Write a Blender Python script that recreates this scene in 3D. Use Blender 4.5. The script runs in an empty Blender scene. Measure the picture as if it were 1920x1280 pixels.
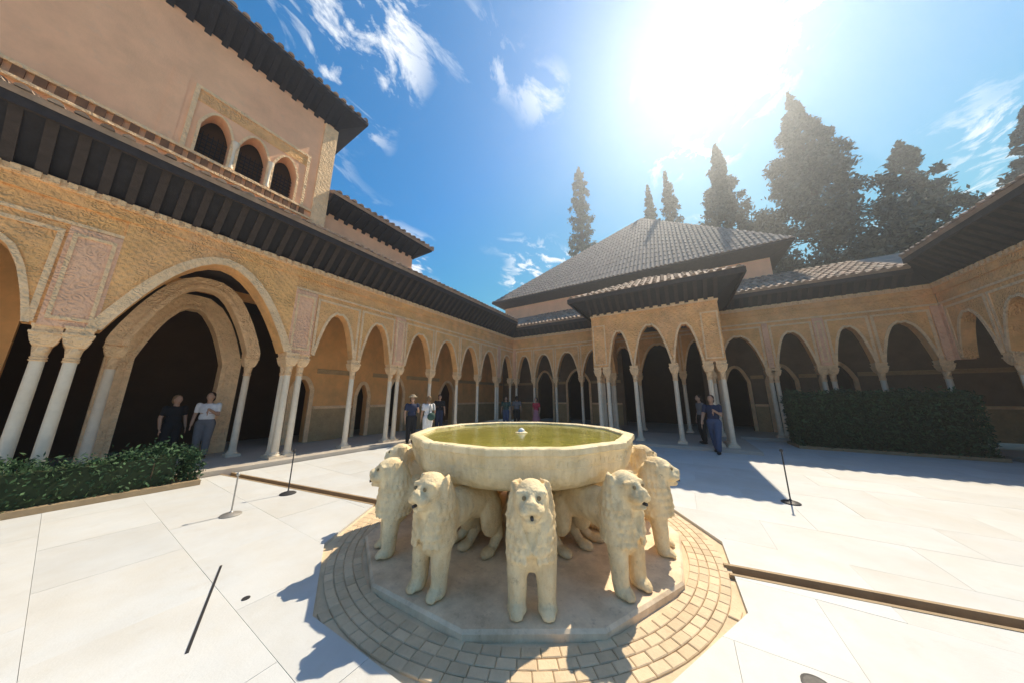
import bpy, bmesh, math, random
import numpy as np
from mathutils import Vector, Matrix
random.seed(7)
R = math.radians
S = bpy.context.scene
C = S.collection

# ------------------------------------------------------------------ camera
cam = bpy.data.cameras.new('camera'); cam_o = bpy.data.objects.new('camera', cam); C.objects.link(cam_o)
cam_o.location = (0, 0, 1.65)
cam_o.rotation_euler = (R(90 + 11.63), 0, R(31.5))
cam.sensor_fit = 'HORIZONTAL'; cam.sensor_width = 36; cam.lens = 36 * 510 / 1920
cam.clip_start = .05; cam.clip_end = 2000
S.camera = cam_o

# ------------------------------------------------------------------ sky, sun, exposure
SUN_AZ, SUN_EL = R(11.2), R(52)          # azimuth from +Y towards +X
SKY_STRENGTH = .125
world = bpy.data.worlds.new('World'); S.world = world; world.use_nodes = True
wn, wl = world.node_tree.nodes, world.node_tree.links
wn.clear()


def node(t, kind, **kw):
    n = t.new(kind)
    for k, v in kw.items():
        setattr(n, k, v)
    return n


sky = node(wn, 'ShaderNodeTexSky', sky_type='NISHITA', sun_disc=False, sun_elevation=SUN_EL, sun_rotation=SUN_AZ,
           air_density=1.0, dust_density=.1, ozone_density=2.2, altitude=700)
bg = node(wn, 'ShaderNodeBackground'); wo = node(wn, 'ShaderNodeOutputWorld')
bg.inputs['Strength'].default_value = SKY_STRENGTH
# cirrus wisps: stretched noise on a cloud plane high above the court
tc = node(wn, 'ShaderNodeTexCoord'); sep = node(wn, 'ShaderNodeSeparateXYZ')
wl.new(tc.outputs['Generated'], sep.inputs[0])
mx = node(wn, 'ShaderNodeMath', operation='MAXIMUM'); mx.inputs[1].default_value = .06
wl.new(sep.outputs['Z'], mx.inputs[0])
dx = node(wn, 'ShaderNodeMath', operation='DIVIDE'); dy = node(wn, 'ShaderNodeMath', operation='DIVIDE')
wl.new(sep.outputs['X'], dx.inputs[0]); wl.new(mx.outputs[0], dx.inputs[1])
wl.new(sep.outputs['Y'], dy.inputs[0]); wl.new(mx.outputs[0], dy.inputs[1])
cmb_ = node(wn, 'ShaderNodeCombineXYZ'); wl.new(dx.outputs[0], cmb_.inputs[0]); wl.new(dy.outputs[0], cmb_.inputs[1])
cmb = node(wn, 'ShaderNodeVectorMath', operation='ADD'); wl.new(cmb_.outputs[0], cmb.inputs[0]); cmb.inputs[1].default_value = (-.195, .36, 0)
mp = node(wn, 'ShaderNodeMapping'); mp.inputs['Rotation'].default_value = (0, 0, R(25)); mp.inputs['Scale'].default_value = (3.6, 2.3, 1)
mp.inputs['Location'].default_value = (0.3, 1.7, 0)
wl.new(cmb.outputs[0], mp.inputs[0])
n1 = node(wn, 'ShaderNodeTexNoise'); n1.inputs['Scale'].default_value = 2.1; n1.inputs['Detail'].default_value = 9
n1.inputs['Roughness'].default_value = .62; n1.inputs['Distortion'].default_value = .5
wl.new(mp.outputs[0], n1.inputs['Vector'])
n2 = node(wn, 'ShaderNodeTexNoise'); n2.inputs['Scale'].default_value = 1.15; n2.inputs['Detail'].default_value = 2
wl.new(cmb.outputs[0], n2.inputs['Vector'])
r1 = node(wn, 'ShaderNodeMapRange'); r1.inputs[1].default_value = .50; r1.inputs[2].default_value = .60
r2 = node(wn, 'ShaderNodeMapRange'); r2.inputs[1].default_value = .50; r2.inputs[2].default_value = .62
wl.new(n1.outputs['Fac'], r1.inputs[0]); wl.new(n2.outputs['Fac'], r2.inputs[0])
mul = node(wn, 'ShaderNodeMath', operation='MULTIPLY'); wl.new(r1.outputs[0], mul.inputs[0]); wl.new(r2.outputs[0], mul.inputs[1])
cm = node(wn, 'ShaderNodeMath', operation='MULTIPLY'); wl.new(mul.outputs[0], cm.inputs[0]); cm.inputs[1].default_value = 1.
mixc = node(wn, 'ShaderNodeMix', data_type='RGBA')
hsv = node(wn, 'ShaderNodeHueSaturation'); hsv.inputs['Saturation'].default_value = 1.5; hsv.inputs['Hue'].default_value = .491
wl.new(sky.outputs[0], hsv.inputs['Color'])
lim = node(wn, 'ShaderNodeVectorMath', operation='MINIMUM'); lim.inputs[1].default_value = (1.9, 2.55, 4.0)   # hazy aureole evens out round the sun
wl.new(hsv.outputs[0], lim.inputs[0])
wl.new(cm.outputs[0], mixc.inputs[0]); wl.new(lim.outputs[0], mixc.inputs[6]); mixc.inputs[7].default_value = (6.2, 6.4, 6.6, 1)
wl.new(mixc.outputs[2], bg.inputs[0]); wl.new(bg.outputs[0], wo.inputs[0])

sun = bpy.data.lights.new('sun', 'SUN'); sun.energy = 4.6; sun.angle = R(.53); sun.color = (1, .86, .66)
sun_o = bpy.data.objects.new('sun', sun); C.objects.link(sun_o)
sd = Vector((math.sin(SUN_AZ) * math.cos(SUN_EL), math.cos(SUN_AZ) * math.cos(SUN_EL), math.sin(SUN_EL)))
sun_o.rotation_euler = sd.to_track_quat('Z', 'Y').to_euler(); sun_o.location = sd * 60

S.view_settings.view_transform = 'Standard'; S.view_settings.look = 'None'
S.view_settings.gamma = 1; S.view_settings.use_curve_mapping = False
S.view_settings.exposure = .54
S.cycles.max_bounces = 8; S.cycles.diffuse_bounces = 5
S.cycles.use_denoising = True


# ------------------------------------------------------------------ materials
MATS = {}


def mat(name, col, rough=.8, var=.15, scale=3., bump=0., bscale=30., metal=0., spec=.3, carve=0., cscale=9.,
        stain=None, stain_amt=.5, stain_scale=2., obj_var=0., trans=0., isl_var=0., streak=.55, stain2=None):
    if name in MATS:
        return MATS[name]
    m = bpy.data.materials.new(name); m.use_nodes = True; MATS[name] = m
    t, l = m.node_tree.nodes, m.node_tree.links
    b = t['Principled BSDF']
    b.inputs['Roughness'].default_value = rough; b.inputs['Metallic'].default_value = metal
    b.inputs['Specular IOR Level'].default_value = spec
    if trans:
        b.inputs['Transmission Weight'].default_value = trans
    tcn = node(t, 'ShaderNodeTexCoord'); vec = tcn.outputs['Object']
    if obj_var:
        oi0 = node(t, 'ShaderNodeObjectInfo'); m0 = node(t, 'ShaderNodeMath', operation='MULTIPLY'); m0.inputs[1].default_value = 37.
        l.new(oi0.outputs['Random'], m0.inputs[0])
        av = node(t, 'ShaderNodeVectorMath', operation='ADD'); l.new(vec, av.inputs[0]); l.new(m0.outputs[0], av.inputs[1]); vec = av.outputs[0]
    no = node(t, 'ShaderNodeTexNoise'); no.inputs['Scale'].default_value = scale; no.inputs['Detail'].default_value = 8
    no.inputs['Roughness'].default_value = .65
    l.new(vec, no.inputs['Vector'])
    rp = node(t, 'ShaderNodeMapRange'); rp.inputs[1].default_value = .25; rp.inputs[2].default_value = .75
    rp.inputs[3].default_value = 1 - var; rp.inputs[4].default_value = 1 + var
    l.new(no.outputs['Fac'], rp.inputs[0])
    val = rp.outputs[0]
    if obj_var:
        oi = node(t, 'ShaderNodeObjectInfo'); r = node(t, 'ShaderNodeMapRange')
        r.inputs[3].default_value = 1 - obj_var; r.inputs[4].default_value = 1 + obj_var
        l.new(oi.outputs['Random'], r.inputs[0])
        mm = node(t, 'ShaderNodeMath', operation='MULTIPLY'); l.new(val, mm.inputs[0]); l.new(r.outputs[0], mm.inputs[1]); val = mm.outputs[0]
    if isl_var:
        oi = node(t, 'ShaderNodeNewGeometry'); r = node(t, 'ShaderNodeMapRange')
        r.inputs[3].default_value = 1 - isl_var; r.inputs[4].default_value = 1 + isl_var
        l.new(oi.outputs['Random Per Island'], r.inputs[0])
        mm = node(t, 'ShaderNodeMath', operation='MULTIPLY'); l.new(val, mm.inputs[0]); l.new(r.outputs[0], mm.inputs[1]); val = mm.outputs[0]
    base = node(t, 'ShaderNodeRGB'); base.outputs[0].default_value = (*col, 1); cur = base.outputs[0]
    if stain:
        ns = node(t, 'ShaderNodeTexNoise'); ns.inputs['Scale'].default_value = stain_scale; ns.inputs['Detail'].default_value = 10
        ns.inputs['Roughness'].default_value = .7
        mpn = node(t, 'ShaderNodeMapping'); mpn.inputs['Location'].default_value = (3.1, 7.7, 1.3); mpn.inputs['Scale'].default_value = (1, 1, streak)
        l.new(vec, mpn.inputs[0]); l.new(mpn.outputs[0], ns.inputs['Vector'])
        rs = node(t, 'ShaderNodeMapRange'); rs.inputs[1].default_value = .42; rs.inputs[2].default_value = .68; rs.inputs[4].default_value = stain_amt
        l.new(ns.outputs['Fac'], rs.inputs[0])
        mxs = node(t, 'ShaderNodeMix', data_type='RGBA'); l.new(rs.outputs[0], mxs.inputs[0]); l.new(cur, mxs.inputs[6])
        mxs.inputs[7].default_value = (*stain, 1); cur = mxs.outputs[2]
        if stain2:          # small dark weathering marks and pits
            n3 = node(t, 'ShaderNodeTexNoise'); n3.inputs['Scale'].default_value = stain_scale * 4.3; n3.inputs['Detail'].default_value = 12; n3.inputs['Roughness'].default_value = .75
            l.new(vec, n3.inputs['Vector'])
            r3 = node(t, 'ShaderNodeMapRange'); r3.inputs[1].default_value = .56; r3.inputs[2].default_value = .74; r3.inputs[4].default_value = .75
            l.new(n3.outputs['Fac'], r3.inputs[0])
            m3 = node(t, 'ShaderNodeMix', data_type='RGBA'); l.new(r3.outputs[0], m3.inputs[0]); l.new(cur, m3.inputs[6])
            m3.inputs[7].default_value = (*stain2, 1); cur = m3.outputs[2]
    vm = node(t, 'ShaderNodeVectorMath', operation='SCALE'); l.new(cur, vm.inputs[0]); l.new(val, vm.inputs['Scale'])
    l.new(vm.outputs[0], b.inputs['Base Color'])
    h = None
    if bump:
        nb = node(t, 'ShaderNodeTexNoise'); nb.inputs['Scale'].default_value = bscale; nb.inputs['Detail'].default_value = 6
        l.new(vec, nb.inputs['Vector'])
        bp = node(t, 'ShaderNodeBump'); bp.inputs['Strength'].default_value = bump; bp.inputs['Distance'].default_value = .01
        l.new(nb.outputs['Fac'], bp.inputs['Height']); h = bp.outputs[0]
    if carve:
        # sebka relief: a lattice of lozenges filled with small leaves, as a height field
        mr = node(t, 'ShaderNodeMapping'); mr.inputs['Rotation'].default_value = (0, R(45), 0); l.new(vec, mr.inputs[0])
        wv = []
        for ax in ('X', 'Z'):
            w_ = node(t, 'ShaderNodeTexWave', wave_type='BANDS', bands_direction=ax); w_.inputs['Scale'].default_value = cscale * .16
            w_.inputs['Distortion'].default_value = 1.2; w_.inputs['Detail'].default_value = 2; w_.inputs['Detail Scale'].default_value = 1.5
            l.new(mr.outputs[0], w_.inputs['Vector']); wv.append(w_.outputs['Fac'])
        mxw = node(t, 'ShaderNodeMath', operation='MAXIMUM'); l.new(wv[0], mxw.inputs[0]); l.new(wv[1], mxw.inputs[1])
        v2 = node(t, 'ShaderNodeTexVoronoi'); v2.inputs['Scale'].default_value = cscale * 2.4; v2.inputs['Randomness'].default_value = .7
        l.new(vec, v2.inputs['Vector'])
        v3 = node(t, 'ShaderNodeTexVoronoi', feature='SMOOTH_F1'); v3.inputs['Scale'].default_value = cscale * .75; l.new(mr.outputs[0], v3.inputs['Vector'])
        w3 = node(t, 'ShaderNodeMath', operation='SINE'); k3 = node(t, 'ShaderNodeMath', operation='MULTIPLY'); k3.inputs[1].default_value = 16
        l.new(v3.outputs['Distance'], k3.inputs[0]); l.new(k3.outputs[0], w3.inputs[0])
        n5 = node(t, 'ShaderNodeTexNoise'); n5.inputs['Scale'].default_value = 1.6; l.new(vec, n5.inputs['Vector'])
        r5 = node(t, 'ShaderNodeMapRange'); r5.inputs[1].default_value = .44; r5.inputs[2].default_value = .56; l.new(n5.outputs['Fac'], r5.inputs[0])
        mx5 = node(t, 'ShaderNodeMix'); l.new(r5.outputs[0], mx5.inputs[0]); l.new(mxw.outputs[0], mx5.inputs[2]); l.new(w3.outputs[0], mx5.inputs[3])
        ad = node(t, 'ShaderNodeMath', operation='MULTIPLY_ADD'); ad.inputs[1].default_value = -.6
        l.new(v2.outputs['Distance'], ad.inputs[0]); l.new(mx5.outputs[0], ad.inputs[2])
        bp = node(t, 'ShaderNodeBump'); bp.inputs['Strength'].default_value = carve; bp.inputs['Distance'].default_value = .03
        l.new(ad.outputs[0], bp.inputs['Height'])
        if h: l.new(h, bp.inputs['Normal'])
        h = bp.outputs[0]
    if h: l.new(h, b.inputs['Normal'])
    return m


STUCCO = mat('carved_stucco', (.90, .50, .19), .85, .22, 2.2, .25, 60, carve=.6, cscale=17, stain=(.78, .44, .24), stain_amt=.55, stain_scale=.9)
STUCCO_P = mat('pavilion_stucco', (.90, .50, .20), .85, .25, 2.6, .25, 60, carve=.65, cscale=15, stain=(.78, .45, .25), stain_amt=.5)
PLASTER = mat('pink_plaster', (.93, .54, .31), .9, .14, 1.4, .4, 35, stain=(.84, .46, .27), stain_amt=.6, stain_scale=.7, streak=.3, stain2=(.78, .50, .32))
PINK = mat('pink_carved_stucco', (.90, .54, .33), .88, .15, 2, .3, 40, carve=.5, cscale=15, stain=(.74, .40, .25), stain_amt=.6, stain_scale=1.5)
PLAIN = mat('gallery_plaster', (.86, .45, .17), .9, .14, 1.5, .3, 30, stain=(.5, .31, .14), stain_amt=.5)
TRIM = mat('pale_stucco_trim', (.90, .62, .35), .85, .18, 5, .4, 50, carve=.5, cscale=16)
DADO = mat('tiled_dado', (.50, .34, .17), .5, .2, 4, .2, 30, carve=.4, cscale=14)
DARKROOM = mat('dark_room_tone', (.09, .055, .03), .9, .2, 2)  # near-black colour paints in the darkness of unlit rooms
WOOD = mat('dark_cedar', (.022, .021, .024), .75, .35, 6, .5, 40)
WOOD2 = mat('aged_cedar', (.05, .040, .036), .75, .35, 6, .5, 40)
TILE = mat('roof_tile_clay', (.36, .25, .18), .85, .3, 4, .4, 30, stain=(.22, .21, .17), stain_amt=.7, isl_var=.38)
MARBLE = mat('column_marble', (.82, .71, .54), .45, .12, 5, .15, 50, stain=(.62, .50, .34), stain_amt=.5)
SLAB = mat('paving_marble', (.60, .615, .605), .55, .07, 1.7, .12, 60, stain=(.56, .53, .46), stain_amt=.65, stain_scale=.9, obj_var=.045, stain2=(.53, .51, .46))
SLAB_F = mat('paving_marble_field', (.60, .615, .605), .55, .07, 1.7, .12, 60, stain=(.56, .53, .46), stain_amt=.65, stain_scale=.9, isl_var=.045)
LION = mat('weathered_marble', (.90, .74, .45), .75, .16, 7, .8, 55, stain=(.66, .44, .20), stain_amt=.85, stain_scale=3.6, obj_var=.05, streak=.35, stain2=(.34, .26, .17))
BOWL = mat('basin_marble', (.92, .77, .48), .6, .12, 5, .5, 50, carve=.25, cscale=16, stain=(.62, .48, .24), stain_amt=.85, stain_scale=3.5, streak=.14, stain2=(.46, .38, .26))
PLINTH = mat('plinth_marble', (.88, .71, .50), .6, .16, 4, .3, 40, stain=(.52, .37, .22), stain_amt=.75, stain_scale=2.4, stain2=(.36, .26, .17))
PEBBLE = mat('worn_sett', (.68, .54, .36), .7, .14, 5, .3, 50, stain=(.54, .39, .23), stain_amt=.6, stain_scale=1.6, stain2=(.48, .36, .23), obj_var=.09)
EARTH = mat('packed_earth', (.68, .54, .36), .95, .2, 4, .5, 30)
GUTTER = mat('gutter_stone', (.36, .26, .15), .7, .2, 5, .3, 30)
WATER = mat('green_water', (.30, .27, .05), .04, .25, 3, .5, 9, spec=.5, stain=(.40, .37, .12), stain_amt=.6, stain_scale=2.2)
FOAM = mat('bubbling_water', (.80, .82, .80), .2, .05, 20, .6, 40, spec=.5)
IRON = mat('black_iron', (.05, .05, .052), .5, .2, 20, .2, 60, metal=.3)
STEEL = mat('dull_steel', (.42, .40, .36), .45, .15, 20, metal=.6)
BARK = mat('bark', (.10, .07, .045), .95, .3, 6, .6, 20)
LEAF_D = mat('cypress_foliage', (.10, .12, .075), .8, .35, 1.2, isl_var=.45)
LEAF_M = mat('cedar_foliage', (.115, .12, .085), .8, .35, 1.2, isl_var=.45)
HEDGE = mat('hedge_leaves', (.040, .085, .035), .7, .35, 2.5, isl_var=.4)
SKIN = mat('skin', (.45, .27, .18), .6, .05, 10)


def cloth(name, col):
    return mat('cloth_' + name, col, .85, .12, 12, .3, 60)


# ------------------------------------------------------------------ mesh helpers
class M:
    def __init__(s): s.v = []; s.f = []
    def add(s, vs, fs):
        k = len(s.v); s.v += [tuple(p) for p in vs]; s.f += [tuple(i + k for i in f) for f in fs]; return s
    def box(s, x0, x1, y0, y1, z0, z1):
        return s.add([(x0, y0, z0), (x1, y0, z0), (x1, y1, z0), (x0, y1, z0), (x0, y0, z1), (x1, y0, z1), (x1, y1, z1), (x0, y1, z1)],
                     [(0, 3, 2, 1), (4, 5, 6, 7), (0, 1, 5, 4), (1, 2, 6, 5), (2, 3, 7, 6), (3, 0, 4, 7)])
    def quad(s, a, b, c, d): return s.add([a, b, c, d], [(0, 1, 2, 3)])
    def prism(s, poly, z0, z1):
        n = len(poly)
        return s.add([(x, y, z0) for x, y in poly] + [(x, y, z1) for x, y in poly],
                     [tuple(range(n - 1, -1, -1)), tuple(range(n, 2 * n))] + [(i, (i + 1) % n, (i + 1) % n + n, i + n) for i in range(n)])
    def hexa(s, a, b):      # two matching 4-loops joined
        return s.add(list(a) + list(b), [(3, 2, 1, 0), (4, 5, 6, 7)] + [(i, (i + 1) % 4, (i + 1) % 4 + 4, i + 4) for i in range(4)])
    def lathe(s, prof, n=24, cx=0, cy=0, rf=None, closed_ends=True):
        k = []
        for j, (r, z) in enumerate(prof):
            for i in range(n):
                a = 2 * math.pi * i / n
                rr = r * (rf(a, r, z) if rf else 1)
                k.append((cx + rr * math.cos(a), cy + rr * math.sin(a), z))
        fs = [(j * n + i, j * n + (i + 1) % n, (j + 1) * n + (i + 1) % n, (j + 1) * n + i) for j in range(len(prof) - 1) for i in range(n)]
        if closed_ends:
            fs += [tuple(range(n - 1, -1, -1)), tuple((len(prof) - 1) * n + i for i in range(n))]
        return s.add(k, fs)
    def sqlathe(s, prof):   # square section stack
        vs = []
        for r, z in prof: vs += [(-r, -r, z), (r, -r, z), (r, r, z), (-r, r, z)]
        fs = [(j * 4 + i, j * 4 + (i + 1) % 4, j * 4 + 4 + (i + 1) % 4, j * 4 + 4 + i) for j in range(len(prof) - 1) for i in range(4)]
        fs += [(3, 2, 1, 0), tuple((len(prof) - 1) * 4 + i for i in range(4))]
        return s.add(vs, fs)
    def tube(s, pts, rad, n=8):
        pts = [Vector(p) for p in pts]; vs = []; rads = rad if isinstance(rad, (list, tuple)) else [rad] * len(pts)
        for i, p in enumerate(pts):
            d = (pts[min(i + 1, len(pts) - 1)] - pts[max(i - 1, 0)]).normalized()
            a = d.cross(Vector((0, 0, 1)) if abs(d.z) < .9 else Vector((1, 0, 0))).normalized(); b = d.cross(a)
            vs += [tuple(p + (a * math.cos(2 * math.pi * k / n) + b * math.sin(2 * math.pi * k / n)) * rads[i]) for k in range(n)]
        fs = [(j * n + i, j * n + (i + 1) % n, (j + 1) * n + (i + 1) % n, (j + 1) * n + i) for j in range(len(pts) - 1) for i in range(n)]
        fs += [tuple(range(n - 1, -1, -1)), tuple((len(pts) - 1) * n + i for i in range(n))]
        return s.add(vs, fs)
    def mesh(s, name, m, smooth=False, angle=35):
        me = bpy.data.meshes.new(name); me.from_pydata(s.v, [], s.f); me.update()
        b = bmesh.new(); b.from_mesh(me); bmesh.ops.recalc_face_normals(b, faces=b.faces); b.to_mesh(me); b.free()
        me.materials.append(m)
        if smooth:
            me.shade_smooth(); me.set_sharp_from_angle(angle=R(angle))
        return me
    def obj(s, name, m, parent=None, smooth=False, angle=35):
        return link(name, s.mesh(name, m, smooth, angle), parent)


def link(name, me, parent=None, loc=None, rz=None):
    o = bpy.data.objects.new(name, me); C.objects.link(o)
    if parent: o.parent = parent
    if loc is not None: o.location = loc
    if rz is not None: o.rotation_euler = (0, 0, rz)
    return o


def thing(name, label, cat, loc=(0, 0, 0), rz=0, group=None):
    o = bpy.data.objects.new(name, None); C.objects.link(o); o.location = loc; o.rotation_euler = (0, 0, rz)
    o.empty_display_size = .2
    return tag(o, label, cat, group)


def tag(o, label, cat, group=None):
    o['label'] = label; o['category'] = cat
    if group: o['group'] = group
    return o


def blob(prims, voxel, m, name, smooth_it=6, lam=.5, noise=0.):
    """One continuous smooth surface grown over capsules and ellipsoids."""
    b = bmesh.new()
    for p in prims:
        if p[0] == 'ell':
            _, c, r = p[:3]
            rot = Matrix.Rotation(p[3], 4, 'Y') if len(p) > 3 else Matrix.Identity(4)
            bmesh.ops.create_icosphere(b, subdivisions=3, radius=1, matrix=Matrix.Translation(c) @ rot @ Matrix.Diagonal((*r, 1)))
        else:
            _, p0, r0, p1, r1 = p
            p0, p1 = Vector(p0), Vector(p1); d = p1 - p0; L = d.length
            q = d.to_track_quat('Z', 'Y').to_matrix().to_4x4()
            bmesh.ops.create_icosphere(b, subdivisions=2, radius=r0, matrix=Matrix.Translation(p0))
            bmesh.ops.create_icosphere(b, subdivisions=2, radius=r1, matrix=Matrix.Translation(p1))
            bmesh.ops.create_cone(b, cap_ends=True, segments=16, radius1=r0, radius2=r1, depth=L,
                                  matrix=Matrix.Translation((p0 + p1) / 2) @ q)
    me = bpy.data.meshes.new(name); b.to_mesh(me); b.free()
    o = bpy.data.objects.new(name, me); C.objects.link(o)
    md = o.modifiers.new('r', 'REMESH'); md.mode = 'VOXEL'; md.voxel_size = voxel
    sm = o.modifiers.new('s', 'SMOOTH'); sm.factor = lam; sm.iterations = smooth_it
    if noise:
        tx = bpy.data.textures.new('wear', 'CLOUDS'); tx.noise_scale = .06; tx.noise_depth = 3
        dm = o.modifiers.new('d', 'DISPLACE'); dm.texture = tx; dm.strength = noise; dm.mid_level = .5
    dg = bpy.context.evaluated_depsgraph_get(); dg.update()
    out = bpy.data.meshes.new_from_object(o.evaluated_get(dg))
    bpy.data.objects.remove(o); bpy.data.meshes.remove(me)
    out.name = name; out.materials.clear(); out.materials.append(m); out.shade_smooth()
    return out


# ------------------------------------------------------------------ setting: ground, courtyard floor
FX, FY = -2.075, 3.652            # fountain centre
W = -9.2                        # left arcade plane (x)
E = 15.17                       # end arcade plane (y)
XR = 7.8                        # right arcade plane (x)
PAV = 11.5                      # pavilion front plane (y)

g = M(); g.quad((-120, -120, -.14), (120, -120, -.14), (120, 120, -.14), (-120, 120, -.14))
o = g.obj('ground', EARTH); o['kind'] = 'structure'


def clip(poly, n, d, keep_in):
    out = []
    for i in range(len(poly)):
        a, b = poly[i], poly[(i + 1) % len(poly)]
        fa, fb = n[0] * a[0] + n[1] * a[1] - d, n[0] * b[0] + n[1] * b[1] - d
        if not keep_in: fa, fb = -fa, -fb
        if fa <= 0: out.append(a)
        if (fa < 0 < fb) or (fb < 0 < fa):
            t = fa / (fa - fb); out.append((a[0] + (b[0] - a[0]) * t, a[1] + (b[1] - a[1]) * t))
    return out


def area(p): return abs(sum(p[i][0] * p[(i + 1) % len(p)][1] - p[(i + 1) % len(p)][0] * p[i][1] for i in range(len(p)))) / 2


def subtract(polys, hole):       # hole: convex, counter-clockwise
    res = []
    for p in polys:
        rem = p
        for i in range(len(hole)):
            a, b = hole[i], hole[(i + 1) % len(hole)]
            n = (b[1] - a[1], -(b[0] - a[0])); d = n[0] * a[0] + n[1] * a[1]
            outp = clip(rem, n, d, False)
            if len(outp) > 2 and area(outp) > 1e-5: res.append(outp)
            rem = clip(rem, n, d, True)
            if len(rem) < 3: break
    return res


RING = 2.40
A0 = R(90 - 148)                  # angle (from +X) of the front lion
ring = [(FX + RING * math.cos(A0 + R(15 + 30 * i)), FY + RING * math.sin(A0 + R(15 + 30 * i))) for i in range(12)]
cd = Vector((1, .165)).normalized(); cn = Vector((-cd.y, cd.x)); HW = .105


def strip(t0, t1, hw=HW):
    f = Vector((FX, FY - .30)); a, b = f + cd * t0, f + cd * t1
    return [tuple(a - cn * hw), tuple(b - cn * hw), tuple(b + cn * hw), tuple(a + cn * hw)]


chL, chR = strip(-7.1, -2.3), strip(2.3, 9.9)
floor = thing('courtyard_floor', 'sunlit white marble paving of the court', 'floor'); del floor['category']; del floor['label']; floor['kind'] = 'structure'
bed = M(); bed.box(-9.1, XR - .1, -9, E - .2, -.13, -.075); bed.obj('joint_bed', mat('joint_mortar', (.72, .70, .64), .95, .2, 5), floor)
slabs = []
SX, SY, GAP = 1.28, .86, .0012
r_ = random.Random(3)
j = 0; y = -5.0
while y < E - .6:
    x = W + .42 - (j % 2) * SX * .5 - r_.random() * .2
    while x < XR - .4:
        x0, x1, y0, y1 = max(x, W + .42), min(x + SX, XR - .42), y, min(y + SY, E - .42)
        if x1 - x0 > .08 and y1 - y0 > .08: slabs.append((x0 + GAP, x1 - GAP, y0 + GAP, y1 - GAP))
        x += SX
    y += SY; j += 1


def seen(s):
    cx, cy = (s[0] + s[1]) / 2, (s[2] + s[3]) / 2
    a = math.degrees(math.atan2(cx, cy)) + 31.5
    d = math.hypot(cx, cy)
    return (0 if abs(a) < 66 and d > .9 else 1, d)


slabs.sort(key=seen)
field = M(); slab_mesh = {}
for k, (x0, x1, y0, y1) in enumerate(slabs):
    polys = [[(x0, y0), (x1, y0), (x1, y1), (x0, y1)]]
    for h in (ring, chL, chR): polys = subtract(polys, h)
    if not polys: continue
    top = r_.uniform(-.0012, .0012)
    if k < 292:
        key = (round(x1 - x0, 3), round(y1 - y0, 3)) if len(polys) == 1 and len(polys[0]) == 4 and abs(area(polys[0]) - (x1 - x0) * (y1 - y0)) < 1e-5 else None
        if key and key in slab_mesh:
            me = slab_mesh[key]
        else:
            m_ = M()
            for p in polys: m_.prism([(a - x0, b - y0) for a, b in p], -.075, 0)
            me = m_.mesh('paving_slab', SLAB)
            if key: slab_mesh[key] = me
        link('paving_slab', me, floor, (x0, y0, top))
    else:
        for p in polys: field.prism(p, -.075, top)
o = field.obj('paving_slab_field', SLAB_F, floor); o['kind'] = 'stuff'

# flat stone setts laid in rings round the fountain
sur = bpy.data.objects.new('fountain_surround', None); C.objects.link(sur); sur['kind'] = 'structure'; sur.location = (FX, FY, 0)
M().prism([(x - FX, y - FY) for x, y in ring], -.074, -.034).obj('mortar_bed', EARTH, sur)
r2_ = random.Random(5); setts = []; rad = 1.955; step = .082
while rad + step < RING * math.cos(R(15)) + .05:
    n = int(2 * math.pi * rad / .13); wa = 2 * math.pi / n; off = r2_.random() * wa
    m_ = M(); h_ = wa / 2 - .002 / rad; b_ = .006 / rad
    lo = [(rad + .002, -h_), (rad + step - .003, -h_), (rad + step - .003, h_), (rad + .002, h_)]
    up = [(rad + .007, -h_ + b_), (rad + step - .008, -h_ + b_), (rad + step - .008, h_ - b_), (rad + .007, h_ - b_)]
    P = lambda q, z: [(r * math.cos(t), r * math.sin(t), z) for r, t in q]
    m_.hexa(P(lo, -.04), P(lo, -.024)); m_.hexa(P(lo, -.0241), P(up, -.019))
    me = m_.mesh('sett', PEBBLE)
    for i in range(n):
        a = off + wa * i
        worst = max((q * math.cos((a + t - A0 + R(15)) % R(30) - R(15))) for q in (rad, rad + step) for t in (-h_, h_))
        if worst > RING * math.cos(R(15)) - .008: continue
        cx_, cy_ = FX + (rad + .04) * math.cos(a), FY + (rad + .04) * math.sin(a)
        setts.append((math.hypot(cx_, cy_), a, me))
    rad += step
setts.sort(key=lambda q: q[0])
rest = M()
for k, (d_, a, me) in enumerate(setts):
    z_ = r2_.uniform(-.002, .002)
    if k < 295: link('sett', me, sur, (0, 0, z_), a)
    else:
        ca, sa = math.cos(a), math.sin(a)
        rest.add([(v.co.x * ca - v.co.y * sa, v.co.x * sa + v.co.y * ca, v.co.z + z_) for v in me.vertices], [tuple(p.vertices) for p in me.polygons])
if rest.v: rest.obj('sett_field', PEBBLE, sur)['kind'] = 'stuff'

for nm, st, lab in (('water_channel', chL, 'narrow stone water channel running from the fountain to the large arch'),
                    ('water_channel', chR, 'narrow stone water channel running from the fountain to the right side')):
    c_ = M()
    a, b, c, d = [Vector((*p, 0)) for p in st]; up = Vector((0, 0, 1))
    c_.quad(a + up * -.07, b + up * -.07, c + up * -.07, d + up * -.07)
    for (p, q, s) in ((a, b, cn), (d, c, -cn)):
        s3 = Vector((*s, 0)) * .035
        c_.hexa([p - up * .072, q - up * .072, q + s3 - up * .072, p + s3 - up * .072], [p + up * .0045, q + up * .0045, q + s3 + up * .0045, p + s3 + up * .0045])
    t = tag(c_.obj(nm, GUTTER), lab, 'water channel', 'water channels in the paving')

# ------------------------------------------------------------------ arcades
ZF, ZS, ZT = .10, 2.88, 5.5      # gallery floor, arch spring, wall top


def arch_top(uc, h, zs, H, k=1.85, lobes=0):
    def f(u):
        t = min(abs(u - uc) / h, 1)
        z = zs + H * (1 - t ** k)
        if lobes: z += .05 * abs(math.sin(t * math.pi * lobes)) * (1 - t)
        return z
    return f


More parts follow.
